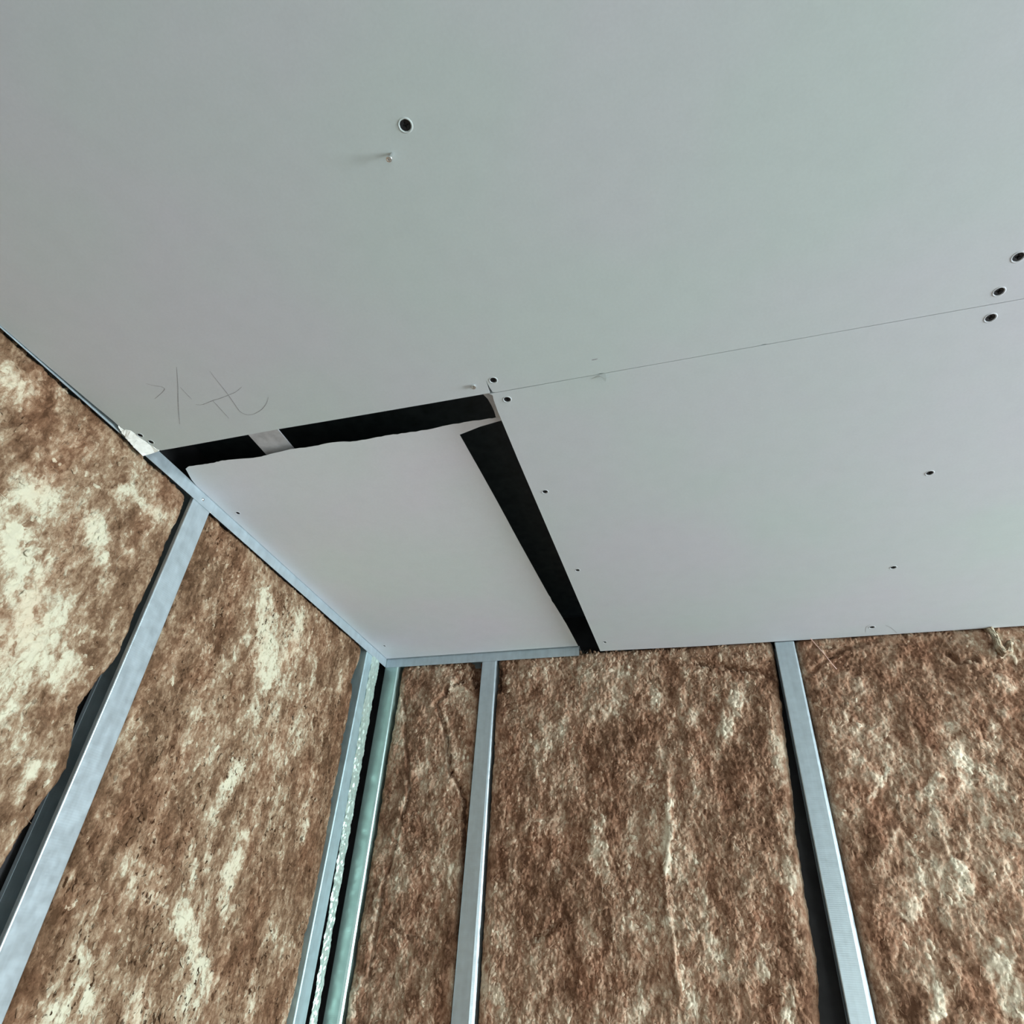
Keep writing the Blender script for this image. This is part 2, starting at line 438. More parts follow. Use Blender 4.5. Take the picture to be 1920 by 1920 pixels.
MARKS = [[(-0.8793, 0.5579), (-0.8694, 0.5652), (-0.8586, 0.5702), (-0.8553, 0.5759), (-0.8647, 0.5823), (-0.8921, 0.5935)],
         [(-0.7980, 0.5386), (-0.8253, 0.5744), (-0.8509, 0.6057), (-0.8749, 0.6368), (-0.8921, 0.6602)],
         [(-0.8246, 0.5795), (-0.8249, 0.5942), (-0.8243, 0.6095)],
         [(-0.8265, 0.6231), (-0.8137, 0.6261), (-0.7886, 0.6217), (-0.7727, 0.6204), (-0.7509, 0.6167), (-0.7337, 0.6133), (-0.7156, 0.6054)],
         [(-0.7886, 0.6217), (-0.7883, 0.6411), (-0.7884, 0.6691)],
         [(-0.7474, 0.5600), (-0.7489, 0.5807), (-0.7502, 0.6045), (-0.7531, 0.6313), (-0.7564, 0.6565), (-0.7492, 0.6675), (-0.7354, 0.6693), (-0.7137, 0.6625), (-0.6948, 0.6501), (-0.6828, 0.6378)]]
ribbon('pencil_mark', MARKS, 0.0012, ZC - 0.00015, MAT['pencil'], b_main, 'thin pencil scribble near the left corner')
ribbon('pencil_mark', [[(0.4774, 1.7711), (0.4964, 1.7943), (0.5149, 1.8279)], [(0.4343, 1.8074), (0.4315, 1.7765), (0.4398, 1.7614)]], 0.0011, ZC - 0.00015, MAT['pencil'], b_right, 'fine curved scratch round the rear right screw')
ribbon('scuff', [[(-0.1135, 0.6885), (-0.1087, 0.6885), (-0.1040, 0.6880)]], 0.0022, ZC - 0.00015, MAT['pencil'], b_main, 'tiny grey scuff above the seam')

# ------------------------------------------------------------------ steel framing
def on_wall(wall, u, d, z):
    """u along the wall, d towards the room, z up"""
    return (XL + d, u, z) if wall == 'left' else (u, YB - d, z)

def channel_profile(u0, u1, depth, web_at, chamfer):
    """C-section centreline: lip, room flange, web, rear flange. web_at is 'lo' or 'hi' in u."""
    s = 1 if web_at == 'hi' else -1
    a, b = (u0, u1) if s == 1 else (u1, u0)         # web stands at b
    r = 0.0022
    pts = [(a, -0.009), (a, -r), (a + s*r*0.3, -r*0.3), (a + s*r, 0.0)]
    c = chamfer
    pts += [(b - s*max(c, r), 0.0), (b - s*max(c, r)*0.35, -max(c*0.28, r*0.3)), (b, -max(c*0.75, r)), (b, -depth + r), (b - s*r, -depth), (a + s*r, -depth), (a, -depth + r), (a, -depth + 0.010)]
    return pts

def stud(label, wall, u0, u1, z0, z1, web_at, mat, ch_top=0.002, ch_bot=0.002, lean=0.0, group=None, flare=0.0):
    bm = bmesh.new()
    t = 0.0009
    rings = []
    nz = 14
    for i in range(nz + 1):
        f = i/nz
        z = z0 + (z1 - z0)*f
        g = min(1.0, (1 - f)/0.375)              # the bend opens out over the upper 0.9 m
        pr = channel_profile(u0, u1 + flare*g, 0.050, web_at, ch_top + (ch_bot - ch_top)*g)
        s = 1 if web_at == 'hi' else -1
        outer, inner = [], []
        for k, p in enumerate(pr):
            q0 = Vector(pr[max(k-1, 0)]); q1 = Vector(pr[min(k+1, len(pr)-1)])
            d = (q1 - q0).normalized()
            n = Vector((-d.y, d.x))*s                # points out of the section
            outer.append((p[0], p[1])); inner.append((p[0] - n.x*t, p[1] - n.y*t))
        wob = 0.0007*math.sin(7*f + u0*9)
        rings.append([bm.verts.new(on_wall(wall, q[0] + wob + lean*(1-f), q[1], z)) for q in outer + inner[::-1]])
    m = len(rings[0])
    for r0, r1 in zip(rings, rings[1:]):
        for k in range(m): bm.faces.new((r0[k], r0[(k+1) % m], r1[(k+1) % m], r1[k]))
    for ring in (rings[0], rings[-1]):
        h = m//2
        for k in range(h - 1):
            bm.faces.new((ring[k], ring[k+1], ring[m-2-k], ring[m-1-k]))
    o = from_bm('steel_stud', bm, mat)
    tag(o, label, 'stud', group)
    return o

s_left = stud('bluish steel stud on the left wall, riveted under the track', 'left', 0.8672, 0.9222, 0.0, 2.424, 'hi', MAT['steel'], 0.0022, 0.0022)
s_mid = stud('grey steel stud on the back wall nearest the corner, bright right side', 'back', -0.6832, -0.6366, 0.0, ZP, 'hi', MAT['steel'], 0.0025, 0.0120, flare=0.0105)
s_right = stud('steel stud at the right of the back wall beside a dark wool gap', 'back', 0.2005, 0.2530, 0.0, 2.3995, 'hi', MAT['steel'], 0.0040, 0.0110)
s_cl = stud('pale blue steel stud ending the left wall at the corner, foil edged', 'left', 1.7020, 1.7560, 0.0, 2.4215, 'lo', MAT['steel_cyan'], 0.0030, 0.0030)
s_cb = stud('greenish steel stud starting the back wall in the corner', 'back', -1.0270, -0.9800, 0.0, 2.424, 'hi', MAT['steel_green'], 0.0040, 0.0100, flare=0.003)

def dome(bm, c, nrm, r):
    nrm = Vector(nrm); a = nrm.orthogonal().normalized(); b = nrm.cross(a); n = 14
    rings = [[bm.verts.new(Vector(c) + nrm*h*r + q*r*(math.cos(2*math.pi*k/n)*a + math.sin(2*math.pi*k/n)*b)) for k in range(n)] for q, h in ((1, 0), (0.93, 0.28), (0.62, 0.5), (0.25, 0.56))]
    for p, q in zip(rings, rings[1:]):
        for k in range(n): bm.faces.new((p[k], p[(k+1) % n], q[(k+1) % n], q[k]))
    bm.faces.new(rings[-1])

def track(label, wall, u0, u1, zlow, rivets=()):
    """U-track: room leg, web above the studs, rear leg"""
    bm = bmesh.new()
    t = 0.0009
    segs = [((u0, u1), (0.0004, 0.0004 + t), (zlow, ZP + 0.0010)), ((u0, u1), (-0.052, 0.0004 + t), (ZP + 0.0010, ZP + 0.0019)), ((u0, u1), (-0.0529, -0.052), (zlow, ZP + 0.0019))]
    for (ua, ub), (da, db), (za, zb) in segs:
        if wall == 'left': add_box(bm, XL + da, XL + db, ua, ub, za, zb)
        else: add_box(bm, ua, ub, YB - db, YB - da, za, zb)
    o = from_bm('wall_track', bm, MAT['steel'])
    tag(o, label, 'metal track')
    for (u, z, r) in rivets:
        bm = bmesh.new()
        dome(bm, on_wall(wall, u, 0.0013, z), (1, 0, 0) if wall == 'left' else (0, -1, 0), r)
        from_bm('rivet', bm, MAT['bright_screw'], o, True)
    return o
track('thin steel track along the top of the left wall under the ceiling boards', 'left', -0.60, 1.8340, 2.3975, [(0.8905, 2.4120, 0.0042), (0.9225, 2.3990, 0.0018)])
track('short steel track along the top of the back wall under the offcut', 'back', -1.0240, -0.3660, 2.3965)

# ceiling channels seen through the gap
def hat(label, x0, x1, y0, y1, z, mat):
    bm = bmesh.new(); t = 0.0008
    add_box(bm, x0, x1, y0, y1, z, z + t)
    add_box(bm, x0, x0 + t, y0, y1, z + t, z + 0.026)
    add_box(bm, x1 - 0.022, x1 - 0.022 + t, y0, y1, z + t, z + 0.026)
    add_box(bm, x0, x0 + 0.008, y0, y1, z + 0.026, z + 0.026 + t)
    add_box(bm, x1 - 0.030, x1 - 0.022, y0, y1, z + 0.026, z + 0.026 + t)
    return tag(from_bm('furring_channel', bm, mat), label, 'metal channel')
MAT['dull'] = simple('dull_grey_strip', (0.50, 0.51, 0.53), 0.6, 0.15, 60, 0.14, 0.15)
hat('dull grey furring channel crossing the dark gap above the offcut', -0.8185, -0.7500, 0.10, 1.82, ZP + 0.0130, MAT['dull'])

bm = bmesh.new()
st = [(-0.3125, 0.690), (-0.3145, 0.7240), (-0.3120, 0.7340), (-0.3085, 0.7440), (-0.3070, 0.7600), (-0.3066, 0.7760), (-0.3085, 0.7930), (-0.2600, 0.7930), (-0.2600, 0.690)]
lo = [bm.verts.new((x, y, ZC + 0.0130)) for x, y in st]; hi = [bm.verts.new((x, y, ZC + 0.0140)) for x, y in st]
bm.faces.new(lo); bm.faces.new(hi[::-1])
for i in range(len(st)): bm.faces.new((lo[i], hi[i], hi[(i+1) % len(st)], lo[(i+1) % len(st)]))
add_box(bm, -0.2608, -0.2600, 0.690, 0.793, ZC + 0.014, ZC + 0.040)
tag(from_bm('joint_bracket', bm, MAT['dull']), 'small grey metal bracket behind the board corner at the end of the gap', 'bracket')

# crumpled foil edge in the corner
bm = bmesh.new()
nz, nu = 420, 9
grid = []
for i in range(nz + 1):
    z = 0.3 + (2.400 - 0.3)*i/nz
    f = min(1, max(0, (z - 1.48)/(2.30 - 1.48)))
    ua = 1.7735 + (1.7385 - 1.7735)*f; ub = 1.8070 + (1.7900 - 1.8070)*f
    row = []
    for k in range(nu + 1):
        q = k/nu
        u = ua + (ub - ua)*q + (random.uniform(-0.0012, 0.0012) if k in (0, nu) else 0)
        d = 0.0010 + 0.0025*math.sin(math.pi*q)*(0.7 + 0.3*math.sin(i*0.35 + 3*math.sin(i*0.11))) + 0.0011*math.sin(i*0.55 + 2.3*k + 2*math.sin(i*0.17 + k)) + random.uniform(-0.0006, 0.0006)
        row.append(bm.verts.new(on_wall('left', u, d, z)))
    grid.append(row)
for a, b in zip(grid, grid[1:]):
    for k in range(nu): bm.faces.new((a[k], a[k+1], b[k+1], b[k]))
fo = from_bm('foil_strip', bm, MAT['foil'])
sm = fo.modifiers.new('thickness', 'SOLIDIFY'); sm.thickness = 0.0005
tag(fo, 'crumpled shiny foil strip standing upright in the corner between two studs', 'foil')

# ------------------------------------------------------------------ mineral wool batts
def perlin(x, y, seed):
    xi = np.floor(x).astype(np.int64); yi = np.floor(y).astype(np.int64)
    xf = x - xi; yf = y - yi
    def g(ix, iy):
        h = (ix*374761393 + iy*668265263 + seed*974634777) & 0x7fffffff
        h = ((h ^ (h >> 13))*1274126177) & 0x7fffffff
        h = (h ^ (h >> 16)) & 0xffff
        a = h*(2*np.pi/65536.0)
        return np.cos(a), np.sin(a)
    u = xf*xf*xf*(xf*(xf*6 - 15) + 10); v = yf*yf*yf*(yf*(yf*6 - 15) + 10)
    def dot(ix, iy, dx, dy):
        gx, gy = g(ix, iy); return gx*dx + gy*dy
    a = dot(xi, yi, xf, yf); b = dot(xi+1, yi, xf-1, yf); c = dot(xi, yi+1, xf, yf-1); d = dot(xi+1, yi+1, xf-1, yf-1)
    return (a + u*(b-a)) + v*((c + u*(d-c)) - (a + u*(b-a)))

def fbm(x, y, seed, oct=4, gain=0.5):
    s = 0; amp = 1.0; tot = 0
    for o in range(oct):
        s = s + amp*perlin(x*2**o, y*2**o, seed + 17*o); tot += amp; amp *= gain
    return s/tot*1.6

def seg_dist(U, Z, x0, z0, x1, z1):
    dx, dz = x1-x0, z1-z0
    L2 = dx*dx + dz*dz + 1e-12
    t = np.clip(((U-x0)*dx + (Z-z0)*dz)/L2, 0, 1)
    return np.hypot(U - x0 - t*dx, Z - z0 - t*dz)

def patch(U, Z, caps):
    w = np.zeros_like(U)
    for (x0, z0, x1, z1, r, s) in caps:
        dd = seg_dist(U, Z, x0, z0, x1, z1)/r
        w = np.maximum(w, s*np.clip((1.45 - dd)/0.95, 0, 1))
    return w

def batt(label, wall, left, right, z_top, mat, pale, dark, creases=(), voids=(), ridges=(), bias=0.0, specks=0.5, seed=1, streak=0.6, rise=-0.006, fibres=1500, fine_to=1.40, du=0.0027, lo=-9.0, hi=9.0):
    lz = np.array([p[1] for p in left]); lu = np.array([p[0] for p in left]); o_ = np.argsort(lz); lz, lu = lz[o_], lu[o_]
    rz = np.array([p[1] for p in right]); ru = np.array([p[0] for p in right]); o_ = np.argsort(rz); rz, ru = rz[o_], ru[o_]
    zs = np.concatenate([np.linspace(0.0, fine_to - 0.02, 40), np.arange(fine_to, z_top + 1e-6, du)])
    wid = max(np.interp(zs, rz, ru) - np.interp(zs, lz, lu))
    n = int(wid/du)
    S, Zg = np.meshgrid(np.linspace(0, 1, n + 1), zs)
    jl = 0.0028*np.abs(fbm(zs*40, zs*0 + seed, seed + 3, 3)); jr = 0.0035*fbm(zs*40, zs*0 + seed + 5.5, seed + 4, 3)
    eL = np.maximum(np.interp(zs, lz, lu) + jl, lo); eR = np.minimum(np.interp(zs, rz, ru) + jr, hi)
    U = eL[:, None] + (eR - eL)[:, None]*S
    edge = np.minimum(U - eL[:, None], eR[:, None] - U)
    top = z_top - Zg
    d = np.full_like(U, rise)
    d += 0.0095*fbm(U*11, Zg*8, seed, 3)
    w1, w2 = fbm(U*18, Zg*18, seed+9, 2), fbm(U*18, Zg*18, seed+10, 2)
    d += 0.0065*fbm(U*30 + 0.5*w1, Zg*30*streak + 0.5*w2, seed+20, 3)
    bil = np.abs(fbm(U*48 + 0.6*w2, Zg*48*(0.4 + 0.6*streak) + 0.6*w1, seed+30, 3)); d += 0.0050*(0.35 - bil)
    bil = np.abs(perlin(U*105 + w1, Zg*105*(0.3 + 0.7*streak) + w2, seed+35)); d += 0.0030*(0.25 - bil)
    d += 0.0020*fbm(U*190, Zg*190, seed+40, 2)
    d += 0.0005*RNG.normal(size=U.shape)
    wu = 0.013*fbm(U*30, Zg*26, seed+50, 3) + 0.006*fbm(U*110, Zg*110, seed+51, 2)
    wz = 0.022*fbm(U*30, Zg*22, seed+60, 3) + 0.008*fbm(U*110, Zg*110, seed+61, 2)
    P = patch(U + wu, Zg + wz, pale)*np.clip(0.85 + 0.9*fbm(U*55, Zg*40, seed+70, 3), 0, 1.15); D = patch(U + wu, Zg + wz, dark)*np.clip(0.9 + 0.8*fbm(U*50, Zg*50, seed+71, 3), 0, 1.15)
    d += 0.0035*P - 0.0030*D
    for (pts, dep, w) in creases:
        dist = np.full_like(U, 9.0)
        for a, b in zip(pts, pts[1:]): dist = np.minimum(dist, seg_dist(U + wu*0.35, Zg + wz*0.2, a[0], a[1], b[0], b[1]))
        d -= dep*np.exp(-(dist/w)**2); d += dep*0.25*np.exp(-(dist/(3*w))**2)
    for (pts, hgt, w) in ridges:
        dist = np.full_like(U, 9.0)
        for a, b in zip(pts, pts[1:]): dist = np.minimum(dist, seg_dist(U + wu*0.3, Zg + wz*0.2, a[0], a[1], b[0], b[1]))
        d += hgt*np.exp(-(dist/w)**2)
    d = np.minimum(d, np.where(edge < 0.03, -0.0035, 0.006))
    d = np.where(top < 0.045, np.minimum(d, -0.0055), d)
    d -= 0.020*np.exp(-np.clip(edge, 0, 1)/0.0055)
    d -= 0.030*np.exp(-np.clip(top, 0, 1)/0.006)
    V = patch(U + wu*0.5, Zg + wz*0.5, voids)
    d -= 0.045*V
    d = np.maximum(d, -DEPTH + 0.004)
    # skirt back to the sheathing
    nz_, nu_ = U.shape
    Uf = np.concatenate([U[:, :1], U, U[:, -1:]], 1); df = np.concatenate([np.full((nz_, 1), -DEPTH + 0.001), d, np.full((nz_, 1), -DEPTH + 0.001)], 1); Zf = np.concatenate([Zg[:, :1], Zg, Zg[:, -1:]], 1)
    Uf = np.concatenate([Uf, Uf[-1:]], 0); df = np.concatenate([df, np.full((1, nu_ + 2), -DEPTH + 0.001)], 0); Zf = np.concatenate([Zf, Zf[-1:]], 0)
    pad = lambda A: np.pad(A, ((0, 1), (1, 1)), mode='edge')
    P, D = pad(np.clip(P + bias, 0, 1)), pad(D)
    h, w_ = Uf.shape
    if wall == 'left': co = np.stack([XL + df, Uf, Zf], -1)
    else: co = np.stack([Uf, YB - df, Zf], -1)
    idx = np.arange(h*w_).reshape(h, w_)
    q = np.stack([idx[:-1, :-1], idx[:-1, 1:], idx[1:, 1:], idx[1:, :-1]], -1).reshape(-1, 4)
    me = bpy.data.meshes.new('insulation_batt')
    me.vertices.add(h*w_); me.vertices.foreach_set('co', co.reshape(-1).astype(np.float32))
    me.loops.add(q.size); me.loops.foreach_set('vertex_index', q.reshape(-1).astype(np.int32))
    me.polygons.add(len(q)); me.polygons.foreach_set('loop_start', np.arange(0, q.size, 4, dtype=np.int32))
    me.polygons.foreach_set('use_smooth', np.ones(len(q), dtype=bool))
    me.update(calc_edges=True)
    col = np.stack([P, D, np.full_like(P, specks), np.ones_like(P)], -1).reshape(-1)
    at = me.attributes.new('wool', 'FLOAT_COLOR', 'POINT'); at.data.foreach_set('color', col.astype(np.float32))
    o = link('insulation_batt', me, mat)
    tag(o, label, 'insulation')
    # loose fibres standing off the face
    vs_, fs_, cs_ = [], [], []
    rr = random.Random(seed)
    rows = [i for i in range(nz_) if zs[i] > fine_to]
    for _ in range(fibres):
        i = rr.choice(rows); k = rr.randrange(9, nu_ - 9)
        p = co[i, k + 1]
        L_ = rr.uniform(0.006, 0.020); ang = rr.gauss(0, 0.9); lift = rr.uniform(0.0, 0.5); rad = rr.uniform(0.00018, 0.00042)
        du_, dz_ = math.sin(ang), math.cos(ang)*rr.choice((-1, 1))
        base = len(vs_); cv = rr.uniform(-0.5, 0.5)
        pale_v = min(1, float(P[i, k+1]) + rr.uniform(0.1, 0.6))
        for s_ in range(4):
            t = s_/3
            off_u = L_*(du_*t + cv*dz_*t*t); off_z = L_*(dz_*t - cv*du_*t*t); off_d = min(0.005, L_*lift*t*(1.2 - t)) + 0.0004
            c_ = (p[0] + off_d, p[1] + off_u, p[2] + off_z) if wall == 'left' else (p[0] + off_u, p[1] - off_d, p[2] + off_z)
            for a_ in range(3):
                th = a_*2.0944
                x_, y_ = rad*math.cos(th), rad*math.sin(th)
                vs_.append((c_[0] + (y_ if wall == 'left' else x_*abs(dz_)), c_[1] + (x_*abs(dz_) if wall == 'left' else y_), c_[2] + x_*du_))
                cs_ += [pale_v, 0, 0, 1]
        for s_ in range(3):
            for a_ in range(3):
                b0 = base + s_*3
                fs_.append((b0 + a_, b0 + (a_+1) % 3, b0 + 3 + (a_+1) % 3, b0 + 3 + a_))
    f = fibre_part('loose_fibres', vs_, fs_, cs_, mat, o)
    # small matted clumps of fibre lying on the face
    vs_, fs_, cs_ = [], [], []
    for _ in range(int(fibres*2.6)):
        i = rr.choice(rows); k = rr.randrange(8, nu_ - 8)
        p = co[i, k + 1]; lo_d = d[i, k]
        a_ = rr.gauss(0.0, 0.55); r0 = rr.choice((0.003, 0.004, 0.005, 0.006))*rr.uniform(0.8, 1.2); el = rr.uniform(1.2, 2.2)
        hgt = r0*rr.uniform(0.08, 0.26); base = len(vs_); m = 9
        tone = rr.gauss(0, 0.20); pv = max(0, min(1, float(P[i, k+1]) + max(0, tone))); dv = max(0, -tone)*1.4
        ring = []
        for s_ in range(m):
            th = 2*math.pi*s_/m; q = r0*rr.uniform(0.6, 1.25)
            x_, y_ = q*math.cos(th), q*el*math.sin(th)
            ring.append((x_*math.cos(a_) - y_*math.sin(a_), x_*math.sin(a_) + y_*math.cos(a_)))
        tilt = rr.gauss(0, 0.12)
        for sc, hh in ((1.0, -0.0016), (0.62, hgt*0.75)):
            for (x_, y_) in ring:
                dd = hh + tilt*y_*sc
                vs_.append((p[0] + dd, p[1] + x_*sc, p[2] + y_*sc) if wall == 'left' else (p[0] + x_*sc, p[1] - dd, p[2] + y_*sc)); cs_ += [pv, dv, specks, 1]
        vs_.append((p[0] + hgt, p[1], p[2]) if wall == 'left' else (p[0], p[1] - hgt, p[2])); cs_ += [pv, dv, specks, 1]
        for s_ in range(m):
            t_ = (s_+1) % m
            q4 = (base + s_, base + t_, base + m + t_, base + m + s_); q3 = (base + m + s_, base + m + t_, base + 2*m)
            fs_.append(q4); fs_.append(q3)
    fibre_part('matted_clumps', vs_, fs_, cs_, mat, o, True)
    return o

def fibre_part(name, verts, faces, cols, mat, parent, smooth=False):
    m2 = bpy.data.meshes.new(name); m2.from_pydata(verts, [], faces)
    if smooth: m2.polygons.foreach_set('use_smooth', np.ones(len(faces), dtype=bool))
    a2 = m2.attributes.new('wool', 'FLOAT_COLOR', 'POINT'); a2.data.foreach_set('color', np.array(cols, dtype=np.float32))
    f = link(name, m2, mat, parent); f['kind'] = 'stuff'
    return f

# outlines, folds and binder-poor areas of the batts, and dark ones (rich binder plus painted crevice shade), in metres along the wall and above the floor
LEFTBATT_EDGE = [(0.8722, 2.3296), (0.868, 2.2536), (0.8622, 2.1287), (0.8664, 2.0319), (0.8323, 1.9254), (0.8618, 1.832), (0.8493, 1.7877), (0.8366, 1.731), (0.83, 1.6936), (0.8237, 1.6581)]
B2_RIGHT = [(1.6866, 2.3587), (1.6837, 2.2382), (1.6685, 2.2994), (1.6925, 2.0249), (1.7005, 1.9014), (1.7052, 1.7615), (1.7068, 1.6112), (1.7011, 1.466)]
NARROW_R = [(-0.6888, 2.3806), (-0.6857, 2.2097), (-0.6846, 2.0548), (-0.6831, 1.8475), (-0.6804, 1.6656), (-0.6862, 1.5041)]
BIG_R = [(0.198, 2.3822), (0.1892, 2.2065), (0.18, 2.0555), (0.167, 1.907), (0.1626, 1.8161), (0.1609, 1.7209), (0.1611, 1.6517), (0.1454, 1.5404)]
CREASE1 = [(-0.7957, 2.3244), (-0.8016, 2.2985), (-0.8305, 2.2689), (-0.7953, 2.2055), (-0.7723, 2.1326), (-0.7537, 2.0483)]
CREASE2 = [(-0.7521, 2.0632), (-0.7261, 2.0259), (-0.7084, 1.9827), (-0.698, 1.9), (-0.6933, 1.7841), (-0.6891, 1.6653)]
CREASE3 = [(-0.9531, 2.3059), (-0.9301, 2.2355), (-0.9207, 2.1686), (-0.8993, 2.1042), (-0.8809, 2.0126), (-0.8956, 1.8984), (-0.9141, 1.7914), (-0.9206, 1.6914), (-0.9198, 1.5643)]
CREASE4 = [(-0.8841, 1.6808), (-0.8459, 1.6564), (-0.7836, 1.6441), (-0.746, 1.6401)]
RIDGE1 = [(-0.1322, 2.0469), (-0.1321, 1.9046), (-0.1582, 1.7973), (-0.1481, 1.667), (-0.1427, 1.5582)]
CREASEL = [(1.2221, 2.1542), (1.3058, 1.9908), (1.3251, 1.9596)]
CREASEL2 = [(1.1146, 2.0802), (1.2016, 2.0201), (1.3023, 1.9717)]
CREASEL3 = [(0.4787, 2.2554), (0.5085, 2.3069), (0.5619, 2.3907)]
CREASER = [(0.6232, 2.3374), (0.6407, 2.314), (0.6782, 2.3175)]
PALE_A = [(0.5862, 2.1017, 0.6323, 2.0897, 0.0273, 0.8), (0.6545, 2.0333, 0.7499, 1.9736, 0.0417, 1), (0.6929, 2.2092, 0.7045, 2.1994, 0.0231, 0.8), (0.5528, 2.1938, 0.5903, 2.1998, 0.0334, 0.7), (0.4481, 2.3334, 0.4664, 2.3273, 0.0296, 0.8), (0.7323, 2.3046, 0.8028, 2.3093, 0.0233, 0.6), (0.5296, 2.3854, 0.5442, 2.38, 0.0237, 0.4), (0.7939, 1.8231, 0.7964, 1.7764, 0.0108, 0.7), (0.6859, 1.9045, 0.7054, 1.8865, 0.0203, 0.7), (0.6332, 2.0039, 0.6965, 1.9428, 0.0332, 0.8), (0.7419, 2.1768, 0.7656, 2.1452, 0.0157, 0.4), (0.7568, 2.2215, 0.7764, 2.1978, 0.0142, 0.4), ]
DARK_A = [(0.5615, 2.2695, 0.5833, 2.2697, 0.0146, 0.7), (0.5008, 2.4162, 0.5883, 2.4098, 0.0154, 0.6), (0.7554, 2.0853, 0.8511, 1.9555, 0.0283, 0.4), (0.7613, 1.8631, 0.8012, 1.9014, 0.0172, 0.6), (0.8187, 1.797, 0.7912, 1.7453, 0.0132, 0.6), (0.6314, 2.2658, 0.6832, 2.3321, 0.0197, 0.5), (0.8151, 2.2718, 0.8601, 2.2747, 0.0196, 0.5), (0.5817, 2.1608, 0.6202, 2.1657, 0.0123, 0.4), ]
PALE_B = [(1.1881, 2.308, 1.2706, 2.1599, 0.0343, 0.9), (1.3198, 2.3438, 1.3603, 2.2848, 0.0315, 0.5), (1.2559, 1.9304, 1.2285, 1.8372, 0.0209, 1), (1.352, 1.7953, 1.3345, 1.7159, 0.0244, 1), (1.3422, 1.6824, 1.3601, 1.6646, 0.0158, 0.8), (1.2206, 1.6455, 1.3719, 1.5374, 0.0179, 0.8), (1.0392, 1.7133, 1.1426, 1.6825, 0.0272, 0.5), (1.0184, 1.5802, 1.0642, 1.5173, 0.0139, 0.8), (0.996, 1.5185, 1.0135, 1.505, 0.0215, 0.7), (1.1651, 1.5155, 1.1992, 1.4998, 0.0282, 0.7), (1.3316, 1.5208, 1.3174, 1.4885, 0.0309, 0.7), (1.5041, 1.5654, 1.5119, 1.5093, 0.014, 0.6), (1.5517, 2.2073, 1.5711, 1.8533, 0.0129, 0.5), (1.6118, 2.3279, 1.6057, 2.2267, 0.0222, 0.5), (0.9039, 2.1617, 0.9192, 2.0762, 0.0148, 0.4), (0.9612, 1.777, 0.985, 1.7557, 0.0204, 0.4), (0.9235, 1.6833, 0.9594, 1.6571, 0.0138, 0.4), (1.156, 1.7842, 1.1815, 1.7502, 0.019, 0.35), ]
DARK_B = [(1.0804, 2.1854, 1.0772, 2.0484, 0.0303, 0.6), (1.1119, 1.5907, 1.2407, 1.5784, 0.0252, 0.8), (1.4237, 1.9597, 1.352, 1.7953, 0.0125, 0.8), (0.9752, 2.3189, 1.0517, 2.3215, 0.0269, 0.6), (1.151, 1.9042, 1.1494, 1.8121, 0.0217, 0.4), (1.5162, 1.9177, 1.5249, 1.8456, 0.0268, 0.5), (1.0073, 1.693, 1.0237, 1.663, 0.011, 0.5), (0.9643, 1.5925, 0.9463, 1.5385, 0.0148, 0.5), (1.24, 1.4987, 1.2624, 1.4826, 0.0117, 0.5), (1.4099, 1.639, 1.4283, 1.5644, 0.0136, 0.6), (1.4656, 2.2678, 1.5181, 2.1502, 0.0207, 0.3), ]
PALE_N = [(-0.966, 2.2714, -0.9421, 2.2191, 0.0119, 0.7), (-0.9427, 2.1693, -0.9261, 2.1047, 0.0132, 0.5), (-0.8932, 1.9834, -0.9015, 1.8846, 0.0108, 0.7), (-0.9279, 1.7783, -0.93, 1.691, 0.0087, 0.7), (-0.9551, 1.5513, -0.9557, 1.4866, 0.0121, 0.9), (-0.7235, 1.8211, -0.7222, 1.7709, 0.01, 0.5), (-0.8471, 2.0723, -0.8234, 2.0269, 0.0221, 0.3), (-0.8411, 2.3899, -0.8161, 2.3702, 0.0139, 0.5), (-0.696, 1.5872, -0.6954, 1.524, 0.0105, 0.4), ]
DARK_N = [(-0.7613, 2.3759, -0.7004, 2.3108, 0.0221, 1), (-0.8507, 1.9832, -0.8618, 1.8448, 0.0182, 0.4), (-0.7902, 1.7943, -0.8101, 1.7194, 0.02, 0.4), (-0.7888, 2.2979, -0.7174, 2.1312, 0.0164, 0.5), (-0.8219, 1.5161, -0.7761, 1.4983, 0.0197, 0.4), (-1.0105, 2.3908, -0.9499, 2.378, 0.0142, 0.6), (-0.7049, 2.0112, -0.6808, 1.7238, 0.0073, 0.8), ]  # includes shade painted into the top void beside the stud
